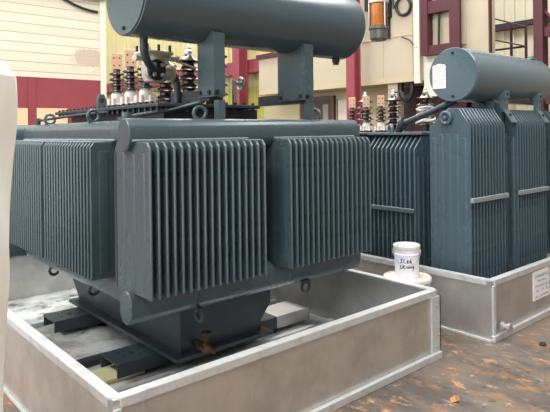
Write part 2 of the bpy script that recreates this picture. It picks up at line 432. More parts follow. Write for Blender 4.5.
# ------------------------------------------------------------------ drip trays
def drip_tray(t, L, W, Hh):
    """L along x, W along y, rim height Hh; origin at its front left corner"""
    e = .012
    MB().box(0, L, 0, W, 0, .015).build('floor_pan', TRAYFLOOR, t, smooth=False)
    MB().box(0, L, 0, e, .015, Hh).build('side_panel', GALV, t, smooth=False)
    MB().box(0, L, W - e, W, .015, Hh).build('side_panel', GALV, t, smooth=False)
    MB().box(0, e, e, W - e, .015, Hh).build('side_panel', GALV, t, smooth=False)
    MB().box(L - e, L, e, W - e, .015, Hh).build('side_panel', GALV, t, smooth=False)
    r = .045; h0, h1 = Hh - .025, Hh + .006; c = .04
    b = MB()
    b.prism([(-.008 + c, -.008), (L + .008 - c, -.008), (L + .008 - r, r), (r, r)], 'z', h0 + .02, h1)
    b.box(-.008 + c, L + .008 - c, -.010, -.0005, h0 - .01, h1 - .002); b.build('rim', GALVRIM, t, smooth=False)
    b = MB(); b.prism([(c, W + .008), (L - c, W + .008), (L + .008 - r, W - r), (r, W - r)], 'z', h0 + .02, h1); b.build('rim', GALVRIM, t, smooth=False)
    b = MB(); b.prism([(-.008, -.008 + c), (-.008 + c, -.008), (r, r), (r, W - r), (c, W + .008), (-.008, W - c)], 'z', h0 + .02, h1)
    b.box(-.010, -.0005, c, W - c, h0 - .01, h1 - .002); b.build('rim', GALVRIM, t, smooth=False)
    b = MB(); b.prism([(L + .008, -.008 + c), (L + .008 - c, -.008), (L - r, r), (L - r, W - r), (L - c, W + .008), (L + .008, W - c)], 'z', h0 + .02, h1)
    b.box(L + .0005, L + .010, c, W - c, h0 - .01, h1 - .002); b.build('rim', GALVRIM, t, smooth=False)
    # base lip and corner angles
    MB().box(-.012, L + .012, -.028, -.001, 0, .05, .004).build('base_lip', GALVRIM, t, smooth=False)
    MB().box(-.018, -.001, 0, W, 0, .012).build('base_lip', GALVRIM, t, smooth=False)
    for x0, x1 in ((L - .09, L + .012), (-.004, .03)):
        b = MB(); b.box(x0, x1, -.016, -.001, .05, h0 - .012)
        if x0 > 1: b.box(L + .001, L + .012, -.016, .07, .05, h0 - .012)
        b.build('corner_angle', GALVRIM, t, smooth=False)
    repeat('rivet', MB().lathe([(.008, 0), (.008, .006), (0, .009)], (0, 0, 0), (0, -1, 0), 8), STEEL, t, [(L - .03, -.016, z) for z in (.09, .17, Hh - .1)])

tray = thing('drip_tray', 'galvanised steel drip tray holding the nearer transformer, mottled wet floor inside', 'tray', (1.03, 2.24, 0))
drip_tray(tray, 2.42, 3.51, .475)
b = MB()                                                     # loose floor angles inside
b.box(.42, 2.38, .96, 1.0, .015, .045); b.build('floor_angle', GALVRIM, tray, smooth=False)
b = MB(); b.box(.30, 2.38, .80, .825, .015, .04); b.build('floor_angle', GALVRIM, tray, smooth=False)
b = MB(); b.box(.42, 2.38, 2.55, 2.6, .015, .05); b.build('floor_angle', GALVRIM, tray, smooth=False)
for yy in (1.55, 1.68): MB().box(1.6, 2.38, yy, yy + .035, .015, .05).build('floor_angle', GALVRIM, tray, smooth=False)
b = MB(); b.tube([(-.012, 2.62, .40), (-.03, 2.60, .36), (-.03, 2.5, .35), (-.012, 2.47, .38)], .008, 8); b.build('lifting_handle', BOLT, tray)

tray2 = thing('drip_tray', 'galvanised drip tray around the far right transformer, paper notice stuck on its side', 'tray', (3.995, 2.125, 0))
drip_tray(tray2, 2.8, 3.0, .455)
# drain plug near the corner
b = MB(); b.cyl((.11, -.016, .10), (.11, -.045, .10), .034, 12); b.cyl((.11, -.045, .10), (.11, -.07, .10), .024, 8); b.cyl((.11, -.07, .10), (.11, -.09, .10), .034, 8)
tag(b.build('drain_plug', STEEL, tray2), 'steel drain plug')
b = MB(); b.box(.68, .985, -.0045, -.0005, .165, .41); nt_ = b.build('paper_notice', PAPER, tray2, smooth=False)
tag(nt_, 'white handwritten paper notice')
b = MB()
def scribble(b, x0, x1, z, amp, n, y, r=.003, seed=0):
    rnd = random.Random(seed)
    pts = []
    for i in range(n):
        x = x0 + (x1 - x0) * i / (n - 1)
        pts.append((x, y, z + amp * (1 if i % 2 else -1) * rnd.uniform(.3, 1)))
    b.tube(pts, r, 4)
for i, (x0, x1, z, a, n) in enumerate([(.71, .95, .365, .018, 17), (.76, .92, .32, .011, 11), (.71, .95, .28, .012, 17), (.72, .78, .24, .012, 6), (.83, .87, .243, .014, 4), (.91, .94, .24, .012, 4), (.71, .76, .195, .014, 5), (.79, .96, .195, .012, 13)]):
    scribble(b, x0, x1, z, a, n, -.006, .003, i)
b.build('handwriting', mat('blue_pen', rgb(140, 140, 152), .6), nt_)

# ------------------------------------------------------------------ transformer parts
def fin_mesh(name, poly, th, ridges, mtl, parent, axis, loc):
    b = MB()
    b.prism(poly, axis, -th / 2, th / 2, .0055)
    for (w0, w1, z0, z1) in ridges:
        e_ = .006 if th > .0157 else .003
        pr = [(-th / 2 - e_, w0 + .012), (-th / 2, w0), (th / 2, w0), (th / 2 + e_, w0 + .012), (th / 2 + e_, w1 - .012), (th / 2, w1), (-th / 2, w1), (-th / 2 - e_, w1 - .012)]
        if axis == 'x': b.prism(pr, 'z', z0, z1, .003)
        else: b.prism([(q, p) for p, q in pr], 'z', z0, z1, .003)
    return b.build(name, mtl, parent, loc=loc)

def stadium(w, h, n=8):
    r = w / 2; pts = []
    for i in range(n + 1):
        a = math.pi * i / n; pts.append((r * math.cos(a), h / 2 - r + r * math.sin(a)))
    for i in range(n + 1):
        a = math.pi + math.pi * i / n; pts.append((r * math.cos(a), -h / 2 + r + r * math.sin(a)))
    return pts
def ring_lug(parent, p, axis, R=.038, r=.011, mtl=None, down=False):
    b = MB(); b.torus((0, 0, 0), axis, R, r, 20, 8)
    s = 1 if down else -1
    if abs(axis[0]) > .5: b.box(-.011, .011, -R * .95, R * .95, min(s * R * .7, s * R * 1.3), max(s * R * .7, s * R * 1.3))
    else: b.box(-R * .95, R * .95, -.011, .011, min(s * R * .7, s * R * 1.3), max(s * R * .7, s * R * 1.3))
    return b.build('lifting_lug', mtl or PAINT, parent, loc=p)

# bushings -------------------------------------------------------------
def lv_bushing(parent, p, sc=1.0):
    b = MB(); prof = [(.03, .0), (.03, .13)]
    prof = [(.055, 0), (.055, .02), (.048, .03), (.048, .10), (.035, .12)]
    b.lathe([(r * sc, h * sc) for r, h in prof], (0, 0, 0)); base = b.build('low_voltage_bushing', WHITEPORC, parent, loc=p)
    b = MB(); pr = [(.03, .11)]
    for k in range(4):
        h = .12 + k * .045; pr += [(.03, h), (.062, h + .008), (.058, h + .020), (.03, h + .03)]
    pr += [(.026, .31)]
    b.lathe([(r * sc, h * sc) for r, h in pr]); b.build('sheds', PORC, base)
    b = MB()
    b.prism([(-.043 * sc, .30 * sc), (.043 * sc, .30 * sc), (.043 * sc, .44 * sc), (-.043 * sc, .44 * sc)], 'y', -.008, .008, .002)
    b.build('terminal_flag', COPPER, base)
    repeat('bolt_hole', MB().cyl((0, -.0095, 0), (0, .0095, 0), .007 * sc, 8), DARK, base, [(yy * sc, 0, zz * sc) for yy in (-.022, .022) for zz in (.34, .40)])
    repeat('clamp_stud', MB().cyl((0, 0, 0), (0, 0, .06 * sc), .012 * sc, 8), WHITEPORC, base, [(.066 * sc * math.cos(k * math.pi / 3), .066 * sc * math.sin(k * math.pi / 3), .01) for k in range(6)])
    b = MB(); b.lathe([(.075 * sc, -.01), (.075 * sc, .012), (.05 * sc, .02)]); b.build('clamp_ring', BLACK, base)
    return base
def hv_bushing(parent, p, n=5, hs=.062, R=.095, zt=0):
    b = MB(); pr = [(.055, 0), (.055, .05)]
    for k in range(n):
        h = .05 + k * hs
        pr += [(.045, h), (.045, h + hs * .3), (R - .01 * (k == n - 1), h + hs * .42), (R * .95, h + hs * .55), (.05, h + hs * .95)]
    pr += [(.04, .06 + n * hs), (.025, .08 + n * hs)]
    b.lathe(pr); base = b.build('high_voltage_bushing', PORC, parent, loc=p)
    top = .075 + n * hs
    b = MB(); b.lathe([(.028, top - .01), (.03, top + .02), (.018, top + .035), (.02, top + .05), (.012, top + .065), (0, top + .07)]); b.build('terminal_cap', STEEL, base)
    return base

# ------------------------------------------------------------------ nearer transformer
T = thing('transformer', 'nearer dark grey power transformer standing in the front tray, long oil drum on top', 'transformer', (2.28, 4.015, .05))
TX, TY, TZ = 2.3, 4.02, .05
def P(x, y, z): return (x - TX, y - TY, z - TZ)
class TB(MB):
    """mesh in world coordinates, shifted to the transformer's base on build"""
    org = (TX, TY, TZ)
    def build(self, name, m, parent=None, smooth=True, loc=None):
        for v in self.bm.verts: v.co -= Vector(self.org)
        return MB.build(self, name, m, parent, smooth)
# base box with chamfered lower edges, flange
b = TB(); b.prism([(3.15, .17), (4.80, .17), (4.95, .32), (4.95, .62), (3.15, .62)], 'x', 1.93, 2.60)
b.prism([(2.60, .20), (2.72, .34), (2.72, .62), (2.60, .62)], 'y', 3.18, 4.9)
b.build('pedestal', PEDESTAL, T, smooth=False)
b = TB(); b.box(1.86, 2.66, 3.08, 4.86, .15, .175); b.build('base_flange', PEDESTAL, T, smooth=False)
# tank
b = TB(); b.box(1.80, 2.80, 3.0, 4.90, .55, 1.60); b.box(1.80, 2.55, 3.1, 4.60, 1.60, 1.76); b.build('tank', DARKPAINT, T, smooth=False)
b = TB(); b.box(1.70, 2.50, 3.0, 4.70, 1.762, 1.785, .004); lid = b.build('tank_lid', DARKPAINT, T, smooth=False)
repeat('flange_bolt', MB().cyl((0, 0, -.03), (0, 0, .035), .012, 6), BOLT, lid, [P(1.73, 3.05 + i * .077, 1.765) for i in range(22)] + [P(1.78 + i * .075, 3.03, 1.765) for i in range(10)])
# skid channels
for y0 in (3.35, 4.45):
    b = TB(); b.box(1.59, 3.28, y0, y0 + .25, .125, .14); b.box(1.59, 3.28, y0, y0 + .012, .05, .125); b.box(1.59, 3.28, y0 + .238, y0 + .25, .05, .125)
    ch = b.build('skid_channel', PEDESTAL, T, smooth=False)
    if y0 < 4:
        b = TB(); b.box(2.93, 3.285, y0 - .003, y0 + .253, .122, .1435); b.box(2.93, 3.285, y0 - .004, y0 + .008, .05, .122); b.box(3.275, 3.285, y0 - .004, y0 + .253, .05, .122)  # paler end piece laid over the near channel
        tag(b.build('skid_end', GALV, ch, smooth=False), 'pale channel end')
    for x in (1.75,) if y0 < 4 else (1.75, 3.12):
        repeat('bolt_hole', MB().lathe([(.022, 0), (.022, .002)], seg=12), DARK, ch, [P(x, y0 + .125, .1395)])
        repeat('bolt_hole', MB().lathe([(.010, 0), (.010, .002)], seg=8), DARK, ch, [P(x + dx, y0 + .125 + dy, .1395) for dx, dy in ((-.07, -.03), (.07, .03), (-.03, .06), (.03, -.06), (.07, -.05), (-.07, .05))])
# header tubes (stadium section) around the tank, above and below the cooling fins
for zc in (1.595, .665):
    hh = .18 if zc > 1 else .185
    for yc in (2.81, 4.97):
        b = TB(); b.prism([(yc + p, zc + q) for p, q in stadium(.135, hh)], 'x', 1.385, 3.24, .006); b.build('header_tube', PAINT, T)
    for xc in (1.58, 3.04):
        b = TB(); b.prism([(xc + p, zc + q) for p, q in stadium(.135, hh)], 'y', 2.86, 5.05, .012); b.build('header_tube', PAINT, T)
# pale strips painted in as the glint line where the fins meet the upper header
b = TB(); b.tube([(1.40, 2.733, 1.563), (2.175, 2.733, 1.563)], .006, 6); b.build('highlight_strip', BARP, T)
b = TB(); b.tube([(2.39, 2.733, 1.563), (3.16, 2.733, 1.563)], .006, 6); b.build('highlight_strip', BARP, T)
b = TB(); b.tube([(1.503, 3.17, 1.563), (1.503, 4.86, 1.563)], .006, 6); b.build('highlight_strip', BARP, T)
# radiators
zb, zt = .74, 1.558
fpoly = [(0, zb - TZ), (0, zt - .035 - TZ), (.03, zt - TZ), (.37, zt - TZ), (.40, zt - .035 - TZ), (.40, zb - TZ)]
FR = [(.05, .12, zb + .03 - TZ, zt - .06 - TZ), (.16, .24, zb + .03 - TZ, zt - .06 - TZ), (.28, .35, zb + .03 - TZ, zt - .06 - TZ)]
first = None
for x0 in (1.425, 2.405):
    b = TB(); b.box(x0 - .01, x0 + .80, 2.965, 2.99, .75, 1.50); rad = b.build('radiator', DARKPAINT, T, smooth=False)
    for i in range(17):
        l = (x0 + i * .0478 - TX, 2.585 - TY, 0)
        if first is None: first = fin_mesh('fin', fpoly, .0155, FR, PAINT, rad, 'x', l)
        else: dup(first, rad, l)
fpolyB = fpoly; firstB = None
for y0 in (3.20, 4.06):
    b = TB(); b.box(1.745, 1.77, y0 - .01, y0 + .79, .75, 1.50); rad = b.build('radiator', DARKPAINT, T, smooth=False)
    for i in range(17):
        l = (1.36 - TX, y0 + i * .0485 - TY, 0)
        if firstB is None: firstB = fin_mesh('fin', fpolyB, .0155, FR, PAINT, rad, 'y', l)
        else: dup(firstB, rad, l)
# right-hand radiators, just turned out of sight
for y0 in (3.20, 4.06):
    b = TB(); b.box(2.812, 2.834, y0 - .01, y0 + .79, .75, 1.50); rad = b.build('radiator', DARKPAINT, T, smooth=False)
    for i in range(16): dup(firstB, rad, (2.835 - TX, y0 + i * .0515 - TY, 0))
# lifting lugs on the headers
for p, ax in (((1.58, 4.47, 1.72), (0, 1, 0)), ((1.58, 3.65, 1.722), (0, 1, 0)), ((1.90, 2.85, 1.72), (.25, .97, 0)), ((2.88, 2.85, 1.72), (.9, .4, 0))):
    ring_lug(T, P(*p), ax)
for p, ax in (((1.58, 4.42, .55), (0, 1, 0)), ((1.58, 3.68, .55), (0, 1, 0)), ((2.68, 2.76, .545), (0, 1, 0)), ((1.82, 2.76, .545), (1, 0, 0))):
    ring_lug(T, P(*p), ax, .034, .011, DARKPAINT, True)
# corner lifting plates with a hole on the lid
for x, y, z in ((1.82, 4.06, 1.78), (2.43, 3.40, 1.78)):
    b = TB(); b.prism([(x - .036, z), (x + .036, z), (x + .036, z + .08), (x + .018, z + .12), (x - .018, z + .12), (x - .036, z + .08)], 'y', y - .012, y + .012, .002)
    pl = b.build('lifting_plate', PAINT, T, smooth=False)
    b = TB(); b.cyl((x, y - .0135, z + .072), (x, y + .0135, z + .072), .02, 14); b.build('eye', DARK, pl)
# brace rods and small fittings over the left header
b = TB(); b.tube([(1.58, 4.72, 1.715), (1.66, 4.1, 1.745), (1.72, 3.7, 1.755)], .010, 8); b.cyl((1.58, 4.74, 1.68), (1.58, 4.74, 1.735), .02, 8); b.build('brace_rod', DARKPAINT, T)
b = TB(); b.tube([(1.56, 3.12, 1.70), (1.8, 3.02, 1.745), (2.02, 2.98, 1.80)], .012, 8); b.cyl((1.56, 3.12, 1.67), (1.56, 3.12, 1.73), .03, 10); b.box(1.52, 1.62, 3.05, 3.16, 1.675, 1.70); b.build('brace_rod', PAINT, T)
# conservator
CY, CZ, CR = 3.0, 2.412, .248
b = TB(); b.lathe([(CR - .012, 0), (CR, .004), (CR, 1.83), (CR - .03, 1.87), (CR * .6, 1.895), (0, 1.905)], (1.503, CY, CZ), (1, 0, 0), 56); cons = b.build('conservator', GLOSS, T)
b = TB(); b.lathe([(CR - .008, 0), (CR - .008, .008)], (1.496, CY, CZ), (1, 0, 0), 56); cap = b.build('end_cover', PAINT, cons)
b = TB(); b.lathe([(.012, 0), (.012, .012), (0, .016)], (1.496, CY + .01, CZ - CR + .045), (-1, 0, 0), 10); b.build('cover_screw', BOLT, cons)
b = TB(); b.cyl((3.27, CY, CZ - CR + .02), (3.27, CY, CZ - CR - .025), .03, 14); b.cyl((3.27, CY, CZ - CR - .025), (3.27, CY, CZ - CR - .045), .024, 14); b.build('drain_stub', DARKPAINT, cons)
# conservator stands
for x, dp in ((1.985, .16), (2.755, .27)):
    b = TB()
    fx0, fx1 = x, x + .085
    b.box(fx0, fx1, 2.82, 2.835, 1.83, 2.215)
    wy = [(2.835, 1.83), (2.835 + dp, 1.83)]
    for k in range(9):
        yy = 2.835 + dp * (1 - k / 8); wy.append((yy, CZ - math.sqrt(max(CR ** 2 - (yy - CY) ** 2, 0)) + .006))
    b.prism(wy, 'x', fx0, fx0 + .012)
    b.box(fx0, fx1, 2.82, 2.835 + dp, 1.822, 1.832)
    st = b.build('conservator_stand', PAINT, T, smooth=False)
    b = TB(); b.box(fx0 + .02, fx0 + .08, 2.90, 3.36, 1.80, 1.872); b.build('cross_arm', DARKPAINT, st, smooth=False)
    b = TB(); b.box(fx0 + .02, fx0 + .07, 2.80, 2.85, 1.67, 1.80); b.build('stand_leg', PAINT, st, smooth=False)
    repeat('stand_bolt', MB().cyl((-.012, 0, 0), (0, 0, 0), .014, 8), BOLT, st, [P(fx0, 2.865, 1.85), P(fx0, 2.835 + dp - .03, 1.85)])
    repeat('stand_bolt', MB().cyl((0, -.015, 0), (0, 0, 0), .014, 8), BOLT, st, [P(fx0 + .02, 2.82, 1.85)])
# oil pipe from the conservator into the gas relay
GX, GY, GZ = 1.765, 3.12, 1.995
b = TB(); pts = [(1.625, CY + .02, CZ - CR + .03), (1.625, CY + .02, 2.12)]
for k in range(8):
    a = math.pi / 2 * k / 7; pts.append((1.625 + .13 * (1 - math.cos(a)), CY + .02 + .10 * (k / 7) ** 2, 2.12 - .125 * math.sin(a)))
b.tube(pts, .024, 14); b.build('oil_pipe', DARKPAINT, T)
b = TB(); b.lathe([(.066, 0), (.066, .022)], (GX, GY - .012, GZ), (-.2, 1, 0), 28); fl = b.build('relay_flange', BLACK, T)
repeat('flange_bolt', MB().lathe([(.014, 0), (.014, .012), (.009, .016)], (0, 0, 0), (.2, -1, 0), 8), STEEL, fl, [P(GX + .044 * math.cos(math.pi / 4 + k * math.pi / 2), GY - .012 + .009 * math.cos(math.pi / 4 + k * math.pi / 2), GZ + .044 * math.sin(math.pi / 4 + k * math.pi / 2)) for k in range(4)])
b = TB()
b.cyl((GX, GY + .012, GZ), (GX, GY + .08, GZ), .05, 18)
b.lathe([(.03, -.09), (.06, -.08), (.075, -.05), (.08, .02), (.072, .07), (.09, .085), (.09, .105), (.05, .108)], (GX + .05, GY + .13, GZ + .02), (0, 0, 1), 20)
b.box(GX - .05, GX + .15, GY + .04, GY + .22, GZ + .105, GZ + .13, .008)
b.cyl((GX + .1, GY + .13, GZ), (GX + .17, GY + .13, GZ), .045, 16); b.lathe([(.06, 0), (.06, .018)], (GX + .165, GY + .13, GZ), (1, 0, 0), 18)
b.cyl((GX - .01, GY + .1, GZ + .08), (GX - .09, GY + .09, GZ + .08), .018, 12); b.cyl((GX - .09, GY + .09, GZ + .08), (GX - .105, GY + .088, GZ + .08), .024, 12)
b.cyl((GX + .1, GY + .1, GZ + .09), (GX + .19, GY + .08, GZ + .09), .017, 12); b.cyl((GX + .19, GY + .08, GZ + .09), (GX + .205, GY + .078, GZ + .09), .023, 12)
b.cyl((GX + .19, GY + .08, GZ + .075), (GX + .34, GY + .1, GZ + .045), .007, 8)
relay = b.build('gas_relay', CAST, T)
repeat('relay_stud', MB().cyl((0, 0, -.01), (0, 0, .04), .009, 8), BOLT, relay, [P(GX + dx, GY + dy, GZ + .13) for dx, dy in ((-.03, .06), (.05, .06), (.13, .06), (.13, .2), (-.03, .2))])
b = TB(); b.tube([(GX + .17, GY + .13, GZ), (GX + .21, GY + .13, GZ - .02), (GX + .225, GY + .13, GZ - .08), (GX + .225, GY + .13, 1.785)], .024, 12); b.build('oil_pipe', DARKPAINT, T)
# bushings on the lid
for y in (3.52, 3.74, 3.96): lv_bushing(T, P(1.90, y, 1.80), .92).rotation_euler.z = -.45
for y in (3.26, 3.60, 3.94): hv_bushing(T, P(2.30, y, 1.786), 5, .066, .098)
# valve handwheel on the lid
b = TB(); b.torus((2.50, 3.22, 1.95), (1, -.1, 0), .042, .010, 20, 8); b.cyl((2.43, 3.22, 1.95), (2.515, 3.22, 1.95), .014, 8)
b.lathe([(.04, -.005), (.04, .005)], (2.50, 3.22, 1.95), (1, -.1, 0), 20); b.cyl((2.44, 3.22, 1.97), (2.44, 3.22, 1.785), .016, 8); b.build('valve_handwheel', STEEL, T)
# brass drain valve at the base
vx0, vy0, vz0 = 2.04, 3.02, .225
b = TB(); b.cyl((vx0, 3.16, vz0), (vx0, vy0, vz0), .02, 12); b.lathe([(.022, -.03), (.034, -.012), (.036, .012), (.024, .03), (.012, .04), (.012, .085)], (vx0, vy0, vz0), (0, 0, 1), 14)
b.cyl((vx0, vy0, vz0 - .005), (vx0 + .055, vy0 - .02, vz0 - .03), .022, 12); b.cyl((vx0 - .03, vy0, vz0 + .01), (vx0 - .06, vy0 + .01, vz0 + .02), .018, 10); dv = b.build('drain_valve', BRASS, T)
b = TB(); b.torus((vx0, vy0, vz0 + .095), (0, 0, 1), .026, .007, 16, 6); b.cyl((vx0, vy0, vz0 + .08), (vx0, vy0, vz0 + .105), .012, 8); b.box(vx0 - .026, vx0 + .026, vy0 - .005, vy0 + .005, vz0 + .09, vz0 + .10); b.build('valve_handle', BRASS, dv)
# breather hung from the conservator
BX, BY = 3.78, 2.98
b = TB(); b.tube([(3.30, CY, CZ + CR - .02), (3.30, CY, 2.86), (3.36, CY, 2.90), (BX - .06, BY, 2.90), (BX, BY, 2.86), (BX, BY, 2.70)], .018, 10); b.build('breather_pipe', DARKPAINT, T)
b = TB(); b.lathe([(.02, 2.80), (.03, 2.72), (.085, 2.71), (.085, 2.665), (.075, 2.66)], (BX, BY, 0), (0, 0, 1), 24); br_ = b.build('breather', CAST, T)
b = TB(); b.lathe([(.066, 2.475), (.066, 2.66)], (BX, BY, 0), (0, 0, 1), 24); tag(b.build('silica_fill', ORANGE, br_), 'orange silica gel')
b = TB(); b.lathe([(.075, 2.475), (.075, 2.662)], (BX, BY, 0), (0, 0, 1), 24); b.build('glass_jar', GLASS, br_)
b = TB(); b.lathe([(.085, 2.47), (.085, 2.45), (.076, 2.44), (.074, 2.37), (.06, 2.355), (0, 2.352)], (BX, BY, 0), (0, 0, 1), 24); b.build('oil_cup', mat('cup_metal', rgb(120, 120, 116), .4, .6), br_)
repeat('tie_rod', MB().cyl((0, 0, 0), (0, 0, .24), .006, 6), STEEL, br_, [P(BX + .08 * math.cos(a), BY + .08 * math.sin(a), 2.45) for a in (.3, 2.4, 4.5)])

# ------------------------------------------------------------------ far right transformer
UX, UY, UZ = 5.35, 3.6, .03
U = thing('transformer', 'blue grey transformer at the right with gabled radiator tops and labelled oil drum', 'transformer', (UX, UY, UZ))
class UB(TB): org = (UX, UY, UZ)
def Q(x, y, z): return (x - UX, y - UY, z - UZ)
b = UB(); b.box(4.62, 6.2, 2.80, 4.62, .2, 1.56); b.build('tank', PAINT_R, U, smooth=False)
b = UB(); b.box(4.55, 6.27, 2.73, 4.69, 1.56, 1.585, .004); b.build('tank_lid', PAINT_R, U, smooth=False)
b = UB(); b.box(4.75, 6.1, 2.9, 4.5, .016, .2); b.build('pedestal', PAINT_R, U, smooth=False)
z0 = .33 - UZ
gpoly = [(0, z0), (0, 1.635 - UZ), (.10, 1.782 - UZ), (.20, 1.782 - UZ), (.385, 1.625 - UZ), (.385, z0)]
GR = [(.03 + k * .072, .03 + k * .072 + .05, z0 + .03, (1.56 if 0 < k < 4 else 1.53) - UZ) for k in range(5)]
f0 = None
for x0 in (4.21, 5.03, 5.85):
    b = UB(); b.cyl((x0 - .02, 2.62, 1.70), (x0 + .60, 2.62, 1.70), .045, 16); b.cyl((x0 + .28, 2.62, 1.70), (x0 + .28, 2.8, 1.5), .04, 12)
    b.cyl((x0, 2.62, .40), (x0 + .58, 2.62, .40), .045, 16); b.cyl((x0 + .28, 2.62, .40), (x0 + .28, 2.82, .40), .04, 12)
    rad = b.build('radiator', PAINT_R, U)
    for i in range(12):
        l = Q(x0 + i * .0515, 2.405, UZ)
        if f0 is None: f0 = fin_mesh('fin', gpoly, .016, GR, PAINT_R, rad, 'x', l)
        else: dup(f0, rad, l)
    b = UB(); b.box(x0 - .02, x0 + .585, 2.378, 2.404, 1.0, 1.04, .004); tag(b.build('spacer_bar', BARP, rad, smooth=False), 'pale spacer bar')
    b = UB(); b.torus((x0 - .022, 2.62, 1.70), (1, 0, 0), .046, .017, 24, 10); b.lathe([(.018, 0), (.018, .03), (.01, .036)], (x0 - .012, 2.62, 1.70), (-1, 0, 0), 10); b.build('header_cap', PAINT_R, rad)
lz = [(0, z0), (0, 1.43 - UZ), (.12, 1.555 - UZ), (.40, 1.555 - UZ), (.40, z0)]
LR = [(.04 + k * .075, .09 + k * .075, z0 + .03, 1.36 - UZ) for k in range(5)]
f1 = None
for y0 in (2.96, 3.78):
    b = UB(); b.box(4.30, 4.62, y0 - .02, y0 + .60, 1.557, 1.58, .004); rad = b.build('radiator', PAINT_R, U, smooth=False)
    b = UB(); b.cyl((4.45, y0 - .02, .40), (4.45, y0 + .56, .40), .04, 14); b.cyl((4.45, y0 + .28, .40), (4.65, y0 + .28, .40), .04, 12); b.build('header_tube', PAINT_R, rad)
    for i in range(11):
        l = Q(4.215, y0 + i * .0515, UZ)
        if f1 is None: f1 = fin_mesh('fin', lz, .016, LR, PAINT_R, rad, 'y', l)
        else: dup(f1, rad, l)
    b = UB(); b.box(4.19, 4.214, y0 - .01, y0 + .53, .86, .90, .004); b.build('spacer_bar', PAINT_R, rad, smooth=False)
ring_lug(U, Q(4.4, 3.35, 1.60), (.8, -.6, 0), .05, .018, PAINT_R)
# conservator of the right transformer
VX, VY, VZ, VR = 4.42, 2.69, 2.085, .238
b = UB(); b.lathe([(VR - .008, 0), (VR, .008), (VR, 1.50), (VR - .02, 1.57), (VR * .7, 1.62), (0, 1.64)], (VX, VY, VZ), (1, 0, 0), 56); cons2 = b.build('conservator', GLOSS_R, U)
b = UB(); b.lathe([(VR - .006, 0), (VR - .006, .006)], (VX - .006, VY, VZ), (1, 0, 0), 56); b.build('end_cover', PAINT_R, cons2)
repeat('cover_screw', MB().lathe([(.012, 0), (.012, .012), (0, .016)], (0, 0, 0), (-1, 0, 0), 10), BOLT, cons2, [Q(VX - .006, VY - .005, VZ + dz) for dz in (.19, -.19)])
lx = VX - .0085
b = UB(); lp = [(VY + .065, VZ - .115), (VY + .195, VZ - .115), (VY + .195, VZ + .085), (VY + .178, VZ + .098), (VY + .160, VZ + .092), (VY + .148, VZ + .104), (VY + .115, VZ + .104), (VY + .10, VZ + .094), (VY + .083, VZ + .098), (VY + .065, VZ + .085)]
b.prism(lp, 'x', lx - .002, lx + .002); lab = tag(b.build('rating_label', PAPER, cons2, smooth=False), 'white printed paper label')
b = UB()
for z in (.075, .055, .038, .021, -.022, -.039, -.056, -.073, -.09):
    x = VY + .185
    while x > VY + .085:
        w_ = random.uniform(.008, .02); b.box(lx - .003, lx - .0015, x - w_, x, VZ + z - .004, VZ + z + .004); x -= w_ + random.uniform(.005, .014)
b.box(lx - .003, lx - .0015, VY + .07, VY + .17, VZ - .006, VZ - .001)
b.build('label_print', GREYINK, lab, smooth=False)
b = UB(); b.lathe([(.05, 0), (.05, .012), (.03, .02)], (5.85, VY - .03, VZ + VR - .006), (0, 0, 1), 16); b.build('filler_cap', PAINT_R, cons2)
b = UB(); b.tube([(5.9, VY, VZ + VR + .015), (5.96, VY, VZ + VR + .03), (6.04, VY, VZ + VR), (6.12, VY, VZ + .08), (6.14, VY, VZ - .3)], .022, 10); b.build('vent_pipe', PAINT_R, cons2)
for x in (4.98, 5.66):
    b = UB(); b.box(x - .042, x + .042, 2.475, 2.60, 1.885, 1.955); b.box(x - .034, x + .034, 2.485, 2.53, 1.76, 1.89); b.prism([(2.415, 1.655), (2.505, 1.79), (2.525, 1.79), (2.525, 1.80), (2.50, 1.80), (2.405, 1.662)], 'x', x - .05, x + .05)
    st = b.build('conservator_stand', mat('stand_paint', rgb(88, 104, 112), .35), U, smooth=False)
    repeat('stand_bolt', MB().lathe([(.014, 0), (.014, .012)], (0, 0, 0), (0, -.83, .55), 8), BOLT, st, [Q(x, 2.452, 1.73)])
    repeat('stand_bolt', MB().cyl((0, 0, 0), (0, .01, 0), .012, 8), BOLT, st, [Q(x, 2.466, 1.92)])
# pipework and brackets between the two radiators
b = UB(); b.box(4.86, 4.90, 2.55, 2.62, 1.66, 1.86); b.box(4.95, 5.0, 2.52, 2.62, 1.60, 1.84); b.cyl((4.82, 2.66, 1.80), (5.03, 2.66, 1.80), .05, 14); b.cyl((4.92, 2.66, 1.70), (4.92, 2.80, 1.70), .04, 12); b.build('valve_block', PAINT_R, U)
for x in (4.86, 4.95): MB.build(UB().cyl((x + .02 - UX, 2.70 - UY, .4), (x + .02 - UX, 2.70 - UY, 1.62), .03, 12), 'riser_pipe', PAINT_R, U)
b = UB(); b.box(4.85, 4.97, 2.50, 2.56, .40, .52); b.cyl((4.91, 2.5, .46), (4.91, 2.49, .46), .02, 10); b.build('jacking_bracket', PAINT_R, U)
